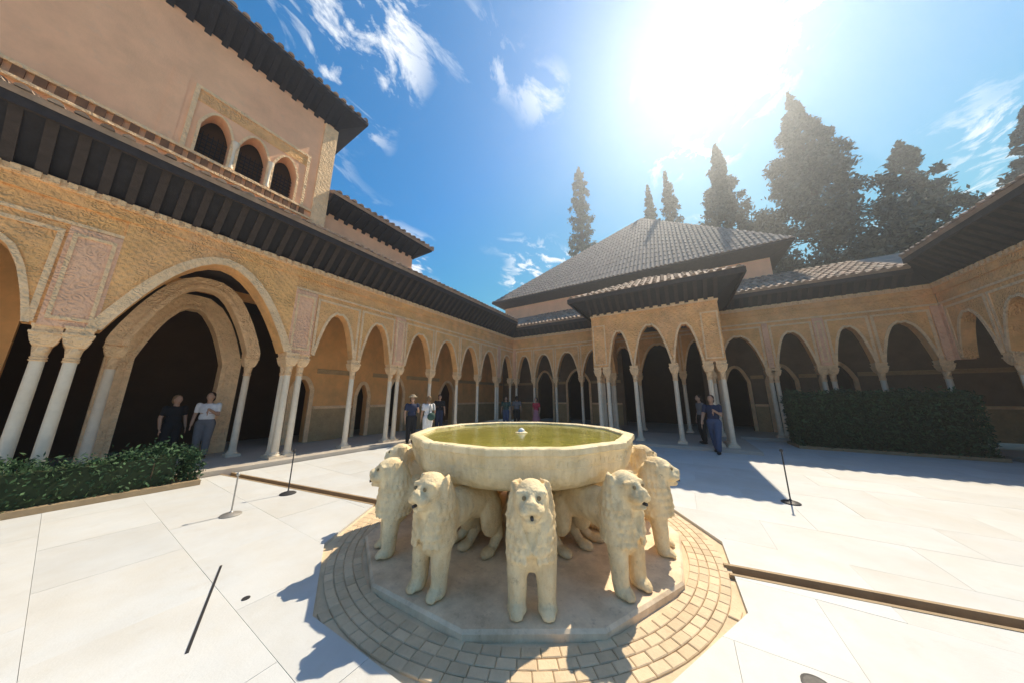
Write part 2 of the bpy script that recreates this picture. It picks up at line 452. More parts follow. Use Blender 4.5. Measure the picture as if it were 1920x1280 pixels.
def ucos(uc, h, n): return [uc - h * math.cos(math.pi * i / n) for i in range(n + 1)]


def strip_wall(m, u0, u1, zb, zt, y0, y1, ops):
    """ops: (ua, ub, sill or None, top function)"""
    us = {round(u0, 5), round(u1, 5)}
    for ua, ub, sill, f in ops: us |= {round(u, 5) for u in ucos((ua + ub) / 2, (ub - ua) / 2, 22)}
    us = sorted(us)
    def pan(ua, ub, za, zb_, za2, zb2):
        m.add([(ua, y0, za), (ub, y0, za2), (ub, y0, zb2), (ua, y0, zb_), (ua, y1, za), (ub, y1, za2), (ub, y1, zb2), (ua, y1, zb_)],
              [(0, 1, 2, 3), (7, 6, 5, 4), (0, 4, 5, 1), (3, 2, 6, 7)])
    for a, b in zip(us, us[1:]):
        mid = (a + b) / 2; op = next((q for q in ops if q[0] < mid < q[1]), None)
        if not op: pan(a, b, zb, zt, zb, zt)
        else:
            if op[2] is not None and op[2] > zb: pan(a, b, zb, op[2], zb, op[2])
            pan(a, b, op[3](a), zt, op[3](b), zt)
    for ua, ub, sill, f in ops:
        zlo = zb if sill is None else sill
        for u in (ua, ub): m.quad((u, y0, zlo), (u, y1, zlo), (u, y1, f(u) + .0001), (u, y0, f(u) + .0001))
    m.quad((u0, y0, zb), (u0, y1, zb), (u0, y1, zt), (u0, y0, zt)); m.quad((u1, y0, zb), (u1, y1, zb), (u1, y1, zt), (u1, y0, zt))
    return m


def rim(uc, h, f, zlo, wd=.1, y0=-.03, y1=.05):
    """raised band that follows the arch edge"""
    us = ucos(uc, h - .003, 22)
    p = [Vector((us[0], zlo))] + [Vector((u, f(u) + .003)) for u in us] + [Vector((us[-1], zlo))]
    m = M(); q = []
    for i, a in enumerate(p):
        t = (p[min(i + 1, len(p) - 1)] - p[max(i - 1, 0)]).normalized(); n = Vector((-t.y, t.x))
        q.append(a + n * wd)
    for i in range(len(p) - 1):
        m.hexa([(p[i].x, y0, p[i].y), (p[i + 1].x, y0, p[i + 1].y), (q[i + 1].x, y0, q[i + 1].y), (q[i].x, y0, q[i].y)],
               [(p[i].x, y1, p[i].y), (p[i + 1].x, y1, p[i + 1].y), (q[i + 1].x, y1, q[i + 1].y), (q[i].x, y1, q[i].y)])
    return m


def column_meshes():
    sh = M().lathe([(.082, .16), (.079, .4), (.072, 2.16)], 20).mesh('shaft', MARBLE, True)
    ba = M().sqlathe([(.15, 0), (.15, .06)]).lathe([(.13, .06), (.135, .085), (.10, .11), (.105, .135), (.085, .16)], 20).mesh('base', MARBLE, True)
    cp = M().lathe([(.075, 2.16), (.092, 2.18), (.075, 2.2), (.09, 2.225), (.074, 2.245), (.082, 2.30), (.094, 2.40), (.09, 2.42)], 20)
    cp.sqlathe([(.095, 2.42), (.125, 2.48), (.15, 2.58), (.15, 2.62), (.165, 2.63), (.165, 2.66)])
    cp.sqlathe([(.14, 2.66), (.14, 2.73), (.155, 2.745), (.155, 2.78)])
    return sh, ba, cp.mesh('capital', TRIM, True)


COL = column_meshes()


def column(root, u, y=.14, z=ZF):
    o = link('column', COL[0], root, (u, y, z))
    link('base', COL[1], o); link('capital', COL[2], o)
    return o


def rafters(root, u0, u1, zw, proj, rise, step=.3, name='rafter', mtl=WOOD):
    """sloping eave joists from the wall (y=0,zw) out to (y=-proj, zw+rise)"""
    m = M(); w = .06
    m.hexa([(-w, .0, zw + .05), (w, .0, zw + .05), (w, .0, zw - .09), (-w, .0, zw - .09)],
           [(-w, -proj, zw + rise + .05), (w, -proj, zw + rise + .05), (w, -proj + .06, zw + rise - .05), (-w, -proj + .06, zw + rise - .05)])
    me = m.mesh(name, mtl)
    n = max(2, int((u1 - u0) / step))
    for i in range(n + 1): link(name, me, root, (u0 + (u1 - u0) * i / n, 0, 0))


def tiled_slope(root, a, b, c, d, sp=.24, ridge=.07, name='roof', mtl=None):
    mtl = mtl or TILE
    """a-b eave edge, d-c ridge edge: a deck with rounded tile rows running down the slope and tile ends at the eave"""
    a, b, c, d = map(Vector, (a, b, c, d))
    nrm = (b - a).cross(d - a).normalized()
    if nrm.z < 0: nrm = -nrm
    dk = M(); th = nrm * -.10
    dk.hexa([a, b, c, d], [a + th, b + th, c + th, d + th])
    ro = dk.obj(name, mtl, root)
    t = M(); n = max(1, int((b - a).length / sp)); ux = (b - a).normalized()
    low, k = [], 5
    for i in range(n):
        f = (i + .5) / n; p0 = a + (b - a) * f
        f2 = f
        # where a straight line up the slope from p0 leaves the roof quad
        sl = nrm.cross(ux); sl = sl if sl.z > 0 else -sl
        best = None
        for q0, q1 in ((d, c), (a, d), (b, c)):
            e = q1 - q0
            if e.length < 1e-4: continue
            den = sl.cross(e).dot(nrm)
            if abs(den) < 1e-6: continue
            s = (q0 - p0).cross(e).dot(nrm) / den; tt = (q0 - p0).cross(sl).dot(nrm) / den
            if s > .05 and -1e-3 <= tt <= 1.001 and (best is None or s < best): best = s
        if not best: continue
        L = best; rows = max(1, min(14, int(L / .42)))
        for rj in range(rows):
            jt = ux * random.uniform(-.012, .012) + nrm * random.uniform(-.006, .008)
            q0, q1 = p0 + sl * (L * rj / rows - (.03 if rj == 0 else .04)), p0 + sl * (L * (rj + 1) / rows)
            vs = []
            for q, rr, lift in ((q0, .078, .022), (q1, .066, .0)):
                vs += [tuple(q + jt + ux * (rr * math.cos(math.pi * w / k)) + nrm * (rr * .85 * math.sin(math.pi * w / k) + lift - .012)) for w in range(k + 1)]
            t.add(vs, [(w, w + 1, w + k + 2, w + k + 1) for w in range(k)] + [tuple(range(k, -1, -1))])
    tt = t.obj('roof_tiles', mtl, ro, smooth=True, angle=60); tt['kind'] = 'stuff'
    return ro


def gallery(name, label, loc, rz, u0, u1, arches, cols, depth=2.4, big=None, doors=(), roof_back=None, eave=(None, None), cat='arcade', inner=None, back=None, vest=None, ext=(.82, .72)):
    back = back or PLAIN; i0, i1 = inner or (u0, u1)
    root = thing(name, label, cat, loc, rz)
    mid_edges = []
    for (ua, ub) in arches:
        uc = (ua + ub) / 2; h = (ub - ua) / 2 - .13; H = 1.34
        f = arch_top(uc, h, ZS, H, 2.5, 4)
        m = M(); strip_wall(m, ua + .001, ub - .001, ZS, 4.72, 0, .28, [(uc - h, uc + h, None, f)])
        p = m.obj('arch_panel', STUCCO, root)
        rim(uc, h, f, ZS, .075).obj('arch_rim', TRIM, p)
        fr = M(); e = .07
        fr.box(ua + .03, ua + .03 + e, -.022, .02, ZS + .02, 4.62); fr.box(ub - .03 - e, ub - .03, -.022, .02, ZS + .02, 4.62)
        fr.box(ua + .03 + e, ub - .03 - e, -.022, .02, 4.55, 4.62); fr.obj('panel_border', TRIM, p)
    if big:
        ua, ub, zs, zap = big; uc = (ua + ub) / 2; h = (ub - ua) / 2
        f = arch_top(uc, h, zs, zap - zs, 1.85, 7)
        m = M(); strip_wall(m, ua - .06, ub + .06, zs, 5.12, -.03, .5, [(ua, ub, None, f)])
        p = m.obj('great_arch', STUCCO, root)
        rim(uc, h, f, zs, .17, -.07, .0).obj('arch_rim', TRIM, p)
    # plain piers between arches and the wall band above
    allv = sorted([(a, b) for a, b in arches] + ([(big[0] - .06, big[1] + .06)] if big else []))
    prev = u0
    for a, b in allv + [(u1, u1)]:
        if a - prev > .02:
            pm = M(); pm.box(prev + .001, a - .001, -.035, .30, ZS - .02, 4.72)
            pl = pm.obj('pier', PINK, root)
            if a - prev > .25:
                fr = M(); e = .05; x0, x1 = prev + .05, a - .05
                fr.box(x0, x0 + e, -.055, -.03, ZS + .1, 4.6); fr.box(x1 - e, x1, -.055, -.03, ZS + .1, 4.6)
                fr.box(x0 + e, x1 - e, -.055, -.03, ZS + .1, ZS + .16); fr.box(x0 + e, x1 - e, -.055, -.03, 4.54, 4.6)
                fr.obj('pier_border', TRIM, pl)
        prev = b
    segs = [(u0, u1)] if not big else [(u0, big[0] - .06), (big[1] + .06, u1)]
    fz = M()
    for a, b in segs: fz.box(a, b, -.002, .29, 4.722, 5.12)
    fz.obj('upper_band', STUCCO, root)
    M().box(u0, u1, -.05, .29, 5.122, 5.34).obj('frieze', STUCCO, root)
    M().box(u0, u1, -.08, .29, 5.342, ZT).obj('cornice', TRIM, root)
    sc = M()
    for a, b in segs: sc.box(a, b, -.03, -.004, 4.735, 4.80)
    sc.obj('string_course', TRIM, root)
    for u in cols:
        if isinstance(u, tuple): column(root, *u)
        else: column(root, u)
    # interior
    bw = M(); ops = [(a, b, ZF, (lambda u, z=zt, c=(a + b) / 2, h=(b - a) / 2, s=zs: s + (z - s) * (1 - min(abs(u - c) / h, 1) ** 2))) for a, b, zs, zt in doors]
    if vest: ops.append((vest[0], vest[1], ZF, lambda u: 4.7))
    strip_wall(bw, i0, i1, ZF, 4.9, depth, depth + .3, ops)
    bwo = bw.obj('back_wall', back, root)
    cur = i0
    for a, b in sorted([d[:2] for d in doors] + ([vest] if vest else [])) + [(i1, i1)]:
        if a - cur > .25:
            dd = M().box(cur + .16, a - .16, depth - .02, depth - .001, ZF + .002, 1.25); dd.obj('dado', DADO, bwo)
            M().box(cur + .16, a - .16, depth - .04, depth - .0015, 1.252, 1.36).obj('dado_rail', TRIM, bwo)
            M().box(cur + .16, a - .16, depth - .035, depth - .0012, 2.55, 2.72).obj('wall_band', DADO, bwo)
        cur = b
    for a, b, zs, zt in doors:
        rim((a + b) / 2, (b - a) / 2, arch_top((a + b) / 2, (b - a) / 2, zs, zt - zs, 2), ZF + .003, .14, depth - .05, depth + .02).obj('door_surround', TRIM, bwo)
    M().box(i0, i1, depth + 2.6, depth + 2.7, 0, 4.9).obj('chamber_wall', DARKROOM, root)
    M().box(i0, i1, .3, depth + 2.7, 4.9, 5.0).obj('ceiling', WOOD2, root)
    fl = M().box(u0, u1, -.38, depth + 2.7, -.07, ZF); fl.obj('gallery_floor', mat('gallery_marble', (.50, .45, .38), .6, .1, 2, .1, 40), root)
    if vest and big:
        # a second arch on columns inside the great arch
        uc, h = 1.6, .98
        f = arch_top(uc, h, 2.9, 1.55, 2.0, 6)
        rim(uc, h, f, 2.78, .30, 1.25, 1.62).obj('inner_arch', TRIM, root)
        rim(uc, h, f, 2.78, .10, 1.22, 1.248).obj('inner_arch_rim', TRIM, root)
        for u in (uc - h - .14, uc + h + .14): column(root, u, 1.43)
        f3 = arch_top(uc, .78, 2.6, 1.5, 2.0, 5)
        a3 = rim(uc, .78, f3, ZF + .003, .42, depth + .02, depth + .4).obj('chamber_arch', TRIM, root)
        rim(uc, .78, f3, ZF + .003, .09, depth - .02, depth + .018).obj('arch_rim', TRIM, a3)
    # eave and roof
    PR, RI = ext
    m0, m1 = eave[0] is not None, eave[1] is not None       # mitred at an inner corner of the court
    w0, w1 = (eave[0] if m0 else u0), (eave[1] if m1 else u1)
    e0, e1 = w0 + PR * m0, w1 - PR * m1
    so = M(); so.hexa([(w0, .02, ZT), (w1, .02, ZT), (e1, -PR, ZT + RI), (e0, -PR, ZT + RI)],
                      [(w0, .02, ZT + .1), (w1, .02, ZT + .1), (e1, -PR, ZT + RI + .1), (e0, -PR, ZT + RI + .1)])
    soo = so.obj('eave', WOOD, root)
    M().box(e0 + .06 * m0, e1 - .06 * m1, -PR - .06, -PR, ZT + RI - .12, ZT + RI + .08).obj('fascia', WOOD2, soo)
    rafters(soo, e0 + .08, e1 - .08, ZT - .02, PR - .01, RI, .30, mtl=WOOD2)
    dm_ = M().box(-.05, .05, -.13, -.081, 5.36, 5.47).mesh('dentil', TRIM)
    nd = min(140, int((u1 - u0 - .4) / .17))
    for i in range(nd): link('dentil', dm_, root, (u0 + .2 + (u1 - u0 - .4) * i / (nd - 1), 0, 0))
    rb = depth + .2 if roof_back is None else roof_back
    z0 = ZT + RI + .13; ro_ = PR + .12; tp = rb
    tiled_slope(root, (w0 + ro_ * m0, -ro_, z0), (w1 - ro_ * m1, -ro_, z0), (w1 + tp * m1, rb, z0 + (rb + ro_) * .50), (w0 - tp * m0, rb, z0 + (rb + ro_) * .50))
    return root


# left gallery (local x = world y, local y = away from the court)
AC = 1.6
rightA = [(3.62, 5.0), (5.0, 6.36), (6.8, 8.36), (8.36, 10.05), (10.05, 11.67), (11.67, 13.38), (13.60, 15.17)]
leftA = [(2 * AC - b, 2 * AC - a) for a, b in rightA[:5]]
colsR = [(3.20, .06), (3.20, .34), (3.50, .14), 5.0, 6.42, 6.74, 8.36, 10.05, 11.67, 13.40, 13.58, 15.0]
colsL = [(2 * AC - 3.20, .06), (2 * AC - 3.20, .34), (2 * AC - 3.5, .14), 2 * AC - 5.0, 2 * AC - 6.42, 2 * AC - 6.74, 2 * AC - 8.36, 2 * AC - 10.05]
gallery('palace_gallery', 'long sunlit golden arcade on the left with one great arch and slender marble columns', (W, 0, 0), R(90),
        -8.47, E, sorted(leftA) + rightA, colsL + colsR, big=(.2, 3.0, ZS, 4.80),
        inner=(-8.47, E + 2.69), vest=(-.7, 3.9),
        doors=((-3.6, -2.9, 1.6, 2.1), (4.25, 4.75, 1.9, 2.3), (6.5, 6.95, 1.7, 2.2), (8.0, 8.7, 1.9, 2.5), (11.2, 12.2, 1.9, 2.5)), eave=(None, E))
# end gallery (local x = world x, local y = +y)
endA = [(-9.0, -7.75), (-7.75, -6.3), (-6.3, -4.75), (-4.75, -3.1), (-3.1, -1.75), (-1.75, .15), (.15, 1.5), (1.5, 3.2), (3.38, 4.72), (5.02, 6.2), (6.2, 7.6)]
gallery('end_gallery', 'shaded arcade along the far end of the court on both sides of the pavilion', (0, E, 0), 0,
        W + .002, XR - .002, endA, [-9.05, -7.75, -6.3, -4.75, -3.1, -1.75, .15, 1.5, 3.22, 3.40, 4.74, 5.0, 6.2, 7.6],
        inner=(W - 2.39, XR + 2.7), back=mat('shade_toned_wall', (.22, .155, .10), .8, .25, 2, .3, 30), vest=(-2.9, 1.05),  # back wall coloured darker to stand for the gallery's deep shade
        doors=((-8.6, -7.5, 2.6, 3.4), (-6.4, -5.0, 2.6, 3.4), (2.0, 2.8, 2.4, 3.1), (3.6, 4.5, 2.4, 3.1), (5.4, 6.3, 2.4, 3.1)), eave=(W, XR), ext=(.5, .46))
# right gallery
gallery('side_gallery', 'arcade on the far right side of the court, mostly out of view', (XR, 0, 0), R(-90),
        -E + .02, -3.0, [(-15.0, -13.5), (-13.5, -12.0), (-12.0, -10.5), (-10.5, -9.0), (-9.0, -7.5), (-7.5, -6.0), (-6.0, -4.5), (-4.5, -3.0)],
        [-13.5, -12.0, -10.5, -9.0, -7.5, -6.0, -4.5], doors=((-12.9, -12.0, 2, 2.6),), eave=(-E, None), inner=(-E - 2.39, -3.0))

# ------------------------------------------------------------------ tower over the left gallery
TX = W - .06
tower = thing('mirador_tower', 'tall pinkish upper storey above the great arch with three dark arched windows', 'tower', (TX, 0, 0), R(90))
t0, t1, tz0, tz1 = -4.2, 3.45, 6.0, 10.75
wins = [(.66, 1.20), (1.36, 1.94), (2.08, 2.62)]
ops = []
for a, b in wins:
    ops.append((a, b, 7.34, arch_top((a + b) / 2, (b - a) / 2, 8.15, .46, 2.2)))
m = M(); strip_wall(m, t0, t1, tz0, tz1, 0, .35, ops)
for (a, b) in ((t0, t0 + .3), (t1 - .3, t1)): m.box(a, b, .352, 4.2, tz0, tz1)
m.box(t0, t1, 4.202, 4.5, tz0, tz1)
wall_o = m.obj('wall', PLASTER, tower)
for a, b in wins:
    f = arch_top((a + b) / 2, (b - a) / 2, 8.15, .46, 2.2)
    wf = rim((a + b) / 2, (b - a) / 2, f, 7.345, .055, -.03, .03).obj('window', TRIM, tower)
    M().box(a - .02, b + .02, .5, .53, 7.2, 8.8).obj('dark_backing', DARKROOM, wf)  # near-black sheet painting in the unlit room behind the window
    lat = M()
    for i in range(1, 6): lat.box(a + (b - a) * i / 6 - .008, a + (b - a) * i / 6 + .008, .30, .32, 7.345, 8.2)
    for i in range(1, 8): lat.box(a, b, .322, .34, 7.345 + i * .11 - .008, 7.345 + i * .11 + .008)
    lat.obj('lattice', WOOD, wf)
wc = M().lathe([(.05, 7.36), (.05, 7.42), (.032, 7.45), (.030, 7.92), (.04, 7.95), (.055, 8.02), (.07, 8.10), (.07, 8.15)], 14)
wcm = wc.mesh('window_column', MARBLE, True)
for u in (1.28, 2.01): link('window_column', wcm, tower, (u, -.02, 0))
fr = M(); fr.box(.44, .52, -.035, .01, 7.34, 9.12); fr.box(2.80, 2.88, -.035, .01, 7.34, 9.12); fr.box(.52, 2.80, -.035, .01, 9.04, 9.12)
fr.obj('window_border', TRIM, tower)
M().box(.10, .34, -.012, .01, 7.34, 9.2).obj('wall_pilaster', PLASTER, tower)
M().box(.52, 2.80, -.012, .01, 8.72, 9.038).obj('carved_panel', STUCCO, tower)
M().box(t0 - .05, t0 + .35, -.06, .3, tz0, tz1 - .1).obj('corner_pilaster', TRIM, tower); M().box(t1 - .35, t1 + .05, -.06, .3, tz0, tz1 - .1).obj('corner_pilaster', TRIM, tower)
M().box(t0 + .352, t1 - .352, -.08, .2, 7.0, 7.06).box(t0 + .352, t1 - .352, -.08, .2, 7.26, 7.33).obj('sill_band', TRIM, tower)
stud = M().box(-.06, .06, -.07, .01, 7.07, 7.25).mesh('sill_stud', mat('brown_bracket', (.20, .10, .05), .8, .2, 8))
for i in range(34): link('sill_stud', stud, tower, (t0 + .46 + i * .2, 0, 0))
# tower eave and hipped roof
ov, zr = .68, tz1 + .42
ce = [(t0 - ov, -ov), (t1 + ov, -ov), (t1 + ov, 4.5 + ov), (t0 - ov, 4.5 + ov)]
ci = [(t0, 0), (t1, 0), (t1, 4.5), (t0, 4.5)]
ev = M()
for i in range(4):
    k = (i + 1) % 4
    ev.hexa([(*ci[i], tz1), (*ci[k], tz1), (*ce[k], zr), (*ce[i], zr)], [(*ci[i], tz1 + .1), (*ci[k], tz1 + .1), (*ce[k], zr + .1), (*ce[i], zr + .1)])
evo = ev.obj('eave', WOOD, tower)
rafters(evo, t0 + .02, t1 - .02, tz1 - .02, ov, .42, .3)
for i in range(4):
    k = (i + 1) % 4; cx, cy = (t0 + t1) / 2, 2.25
    tiled_slope(tower, (*ce[i], zr + .13), (*ce[k], zr + .13), (cx, cy + (.4 if i == 2 else -.4 if i == 0 else .0), zr + 1.9), (cx, cy + (.4 if i == 2 else -.4 if i == 0 else 0), zr + 1.9))

# lower upper storey right of the tower
block = thing('upper_storey', 'low plastered upper storey with a dark overhanging eave, right of the tower', 'building', (TX - .25, 0, 0), R(90))
b0, b1, bz = t1 + .06, 7.1, 7.72
M().box(b0, b1, 0, 4, 6.0, bz).obj('wall', PLASTER, block)
M().box(b0, b1, -.03, -.002, 7.0, 7.12).obj('string_course', TRIM, block)
so = M(); so.hexa([(b0, 0, bz), (b1, 0, bz), (b1 + .55, -.6, bz + .32), (b0, -.6, bz + .32)], [(b0, 0, bz + .1), (b1, 0, bz + .1), (b1 + .55, -.6, bz + .42), (b0, -.6, bz + .42)])
so.hexa([(b1, 0, bz), (b1, 4, bz), (b1 + .55, 4, bz + .32), (b1 + .55, -.6, bz + .32)], [(b1, 0, bz + .1), (b1, 4, bz + .1), (b1 + .55, 4, bz + .42), (b1 + .55, -.6, bz + .42)])
be = so.obj('eave', WOOD, block); rafters(be, b0 + .1, b1, bz - .02, .6, .32, .3)
tiled_slope(block, (b0, -.68, bz + .45), (b1 + .6, -.68, bz + .45), (b1 - 1.4, 2, bz + 1.8), (b0, 2, bz + 1.8))
tiled_slope(block, (b1 + .6, -.68, bz + .45), (b1 + .6, 4.6, bz + .45), (b1 - 1.4, 2, bz + 1.8), (b1 - 1.4, 2, bz + 1.8))

# ------------------------------------------------------------------ pavilion
PX0, PX1, PD, PT = -3.02, 1.40, 3.4, 5.12
pav = thing('court_pavilion', 'square carved pavilion projecting into the court with three arches and a tiled roof', 'pavilion', (0, PAV, 0), 0)
pc = (PX0 + PX1) / 2


def pav_face(root, arches, y_shift=0):
    for (ua, ub, zap) in arches:
        uc = (ua + ub) / 2; h = (ub - ua) / 2 - .06
        f = arch_top(uc, h, ZS, zap - ZS, 2.3, 4)
        m = M(); strip_wall(m, ua, ub, ZS, 4.74, 0, .3, [(uc - h, uc + h, None, f)])
        p = m.obj('arch_panel', STUCCO_P, root); rim(uc, h, f, ZS, .07, -.03, .04).obj('arch_rim', TRIM, p)


pav_face(pav, [(-2.42, -1.48, 4.25), (-1.48, -.14, 4.36), (-.14, .80, 4.25)])
for a, b in ((PX0, -2.422), (.802, PX1)):
    pl = M().box(a, b, -.02, .32, ZS - .02, 4.74).obj('pier', STUCCO_P, pav)
    fr = M(); fr.box(a + .04, a + .09, -.045, -.015, ZS + .08, 4.62); fr.box(b - .09, b - .04, -.045, -.015, ZS + .08, 4.62)
    fr.box(a + .09, b - .09, -.045, -.015, 4.57, 4.62); fr.box(a + .09, b - .09, -.045, -.015, ZS + .08, ZS + .13); fr.obj('pier_border', TRIM, pl)
M().box(PX0, PX1, -.002, .3, 4.742, 5.0).obj('upper_band', STUCCO_P, pav)
M().box(PX0 - .03, PX1 + .03, -.05, .31, 5.002, PT).obj('cornice', TRIM, pav)
for sx, x0 in ((-1, PX0), (1, PX1)):       # side walls with one arch each, built in a turned frame
    tmp = M(); f = arch_top(1.85, 1.1, ZS, 1.5, 1.9, 5)
    strip_wall(tmp, .35, PD + .2, ZS, PT, 0, .3, [(.75, 2.95, None, f)])
    tmp.v = [((x0 + v[1]) if sx < 0 else (x0 - v[1]), v[0], v[2]) for v in tmp.v]
    tmp.obj('side_wall', STUCCO_P, pav)
for u, yy in ((-2.86, .08), (-2.50, .08), (-1.48, .14), (-.14, .14), (.88, .08), (1.25, .08), (-2.86, .42), (1.25, .42), (-2.86, 3.1), (1.25, 3.1), (1.25, .8), (-2.86, .8)): column(pav, u, yy)
M().box(PX0 - .45, PX1 + .45, -.5, PD + .2, -.07, ZF).obj('pavilion_floor', mat('gallery_marble', (.5, .45, .38)), pav)
M().box(PX0 + .3, PX1 - .3, .31, PD + .2, 4.9, 5.0).obj('ceiling', WOOD2, pav)
ov, zr = .72, PT + .55
ce = [(PX0 - ov, -ov), (PX1 + ov, -ov), (PX1 + ov, PD + .9), (PX0 - ov, PD + .9)]
ci = [(PX0, 0), (PX1, 0), (PX1, PD), (PX0, PD)]
ev = M()
for i in (0, 1, 3):
    k = (i + 1) % 4
    ev.hexa([(*ci[i], PT), (*ci[k], PT), (*ce[k], zr), (*ce[i], zr)], [(*ci[i], PT + .1), (*ci[k], PT + .1), (*ce[k], zr + .1), (*ce[i], zr + .1)])
evo = ev.obj('eave', WOOD, pav)
rafters(evo, PX0 + .03, PX1 - .03, PT - .02, ov, .55, .28, mtl=WOOD2)
M().box(PX0 - ov, PX1 + ov, -ov - .05, -ov, zr - .1, zr + .08).obj('fascia', WOOD2, evo)
M().box(PX1 + ov + .001, PX1 + ov + .05, -ov - .05, PD, zr - .1, zr + .08).obj('fascia', WOOD2, evo)
M().box(PX0 - ov - .05, PX0 - ov - .001, -ov - .05, PD, zr - .1, zr + .08).obj('fascia', WOOD2, evo)
ap = (pc, 1.9, zr + 1.45)
for i in range(4):
    k = (i + 1) % 4
    tiled_slope(pav, (*ce[i], zr + .12), (*ce[k], zr + .12), ap, ap)

# ------------------------------------------------------------------ high hall behind the end gallery
hall = thing('palace_hall', 'high hall with a steep hipped tile roof rising behind the pavilion', 'building', (0, 17.9, 0), 0)
HX0, HX1, HZ, HD = -11.6, 4.6, 8.7, 19.0
hw = M().box(HX0, HX1, 0, HD, 5.2, HZ).obj('wall', PLASTER, hall)
hv = M(); oe, hr = .8, HZ + .35
he = [(HX0 - oe, -oe), (HX1 + oe, -oe), (HX1 + oe, HD + oe), (HX0 - oe, HD + oe)]; hi = [(HX0, 0), (HX1, 0), (HX1, HD), (HX0, HD)]
for i in range(4):
    k = (i + 1) % 4
    hv.hexa([(*hi[i], HZ), (*hi[k], HZ), (*he[k], hr), (*he[i], hr)], [(*hi[i], HZ + .1), (*hi[k], HZ + .1), (*he[k], hr + .1), (*he[i], hr + .1)])
hv.obj('eave', WOOD2, hall)
ap = (-1.6, 9.6, hr + 10.2)
for i in range(4):
    k = (i + 1) % 4
    tiled_slope(hall, (*he[i], hr + .12), (*he[k], hr + .12), ap, ap, sp=.24, mtl=mat('old_grey_tile', (.30, .25, .21), .9, .2, 4, .3, 30, stain=(.26, .24, .2), stain_amt=.6, isl_var=.12))

# ------------------------------------------------------------------ fountain: plinth, basin, lions
pl = M().lathe([(1.97, -.054), (1.97, .016), (1.95, .036)], 12)
pl.v = [(x * math.cos(A0 + R(15)) - y * math.sin(A0 + R(15)), x * math.sin(A0 + R(15)) + y * math.cos(A0 + R(15)), z) for x, y, z in pl.v]
po = tag(pl.obj('fountain_plinth', PLINTH), 'low twelve sided grey marble step under the stone lions', 'plinth'); po.location = (FX, FY, 0)
basin = thing('fountain_basin', 'large pale marble basin with greenish water carried on the lions', 'fountain', (FX, FY, 0), A0)


def facet(a, r, z):
    k = max(0., min(1, (z - .765) / .25)); d = (a + R(15)) % R(30) - R(15)
    return 1 - k + k * math.cos(R(15)) / math.cos(d)


bprof = [(.30, .60), (.70, .70), (1.05, .765), (1.26, .815), (1.395, .875), (1.465, .95), (1.492, 1.03), (1.497, 1.045), (1.497, 1.06), (1.505, 1.07), (1.513, 1.15), (1.52, 1.175), (1.545, 1.19),
         (1.545, 1.245), (1.53, 1.255), (1.43, 1.255), (1.41, 1.245), (1.39, 1.15), (1.15, .98), (.5, .9), (.05, .9)]
bprof = [(r, z - (.075 if 0 < k < 18 else 0)) for k, (r, z) in enumerate(bprof)]
cr = random.Random(9); chips = [(cr.uniform(0, 6.283), cr.uniform(.012, .03)) for _ in range(26)]


def bowl_r(a, r, z):
    f = facet(a, r, z)
    if z > 1.105:
        for ca, cw in chips:
            if abs((a - ca + math.pi) % (2 * math.pi) - math.pi) < cw: f *= .992
    return f * (1 + .002 * math.sin(a * 37) * math.sin(z * 40))


bo = M().lathe(bprof, 240, rf=bowl_r).obj('bowl', BOWL, basin, smooth=True, angle=28)
# raised letters-like strokes of the worn carved band that runs round the bowl
cb = M(); cr = random.Random(4)
for i in range(150):
    a = 2 * math.pi * i / 150 + cr.uniform(-.006, .006); z0 = cr.uniform(1.007, 1.025); z1 = z0 + cr.uniform(.02, .055); da = cr.uniform(.004, .012)
    r0, r1 = (1.506 + (z0 - .995) * .1) * facet(a, 1, z0), (1.506 + (z1 - .995) * .1) * facet(a, 1, z1)
    p = lambda r, t, z: (r * math.cos(t), r * math.sin(t), z)
    cb.hexa([p(r0 - .006, a - da, z0), p(r0 - .006, a + da, z0), p(r0 + .005, a + da, z0), p(r0 + .005, a - da, z0)],
            [p(r1 - .006, a - da * .6, z1), p(r1 - .006, a + da * .6, z1), p(r1 + .005, a + da * .6, z1), p(r1 + .005, a - da * .6, z1)])
cb.obj('carved_band', BOWL, bo)['kind'] = 'stuff'
M().lathe([(1.385, 1.085), (1.405, 1.145)], 96, rf=lambda a, r, z: facet(a, r, z + .075)).obj('water', WATER, basin)
# scalloped drop ornaments under the rim
M().lathe([(.2, .037), (.3, .037), (.3, .12), (.24, .16), (.2, .4), (.26, .54), (.34, .59)], 24).obj('pedestal', BOWL, basin, smooth=True)
sp = M().lathe([(.09, 1.08), (.09, 1.152), (.06, 1.165), (.03, 1.175), (.02, 1.18)], 20); sp.obj('spout', BOWL, basin, smooth=True)
M().lathe([(.055, 1.158), (.05, 1.185), (.03, 1.205), (.01, 1.215)], 14).obj('jet', FOAM, basin, smooth=True)

lp = [('ell', (-.10, 0, .50), (.165, .18, .26)), ('cap', (-.14, 0, .55), .185, (-.5, 0, .565), .16), ('cap', (-.5, 0, .565), .16, (-.84, 0, .49), .18),
      ('ell', (-.075, 0, .70), (.165, .175, .2)), ('ell', (-.01, 0, .80), (.145, .14, .14)), ('ell', (-.02, 0, .86), (.12, .11, .085)),
      ('ell', (.10, 0, .78), (.10, .085, .055)), ('ell', (.115, .05, .76), (.078, .052, .045)), ('ell', (.115, -.05, .76), (.078, .052, .045)),
      ('ell', (.09, 0, .688), (.085, .068, .03)), ('ell', (.165, 0, .815), (.035, .045, .025)), ('cap', (.15, 0, .82), .026, (.06, 0, .885), .03),
      ('cap', (.095, .03, .872), .022, (.075, .10, .862), .026), ('cap', (.095, -.03, .872), .022, (.075, -.10, .862), .026),
      ('ell', (-.06, .128, .885), (.022, .022, .038)), ('ell', (-.06, -.128, .885), (.022, .022, .038))]
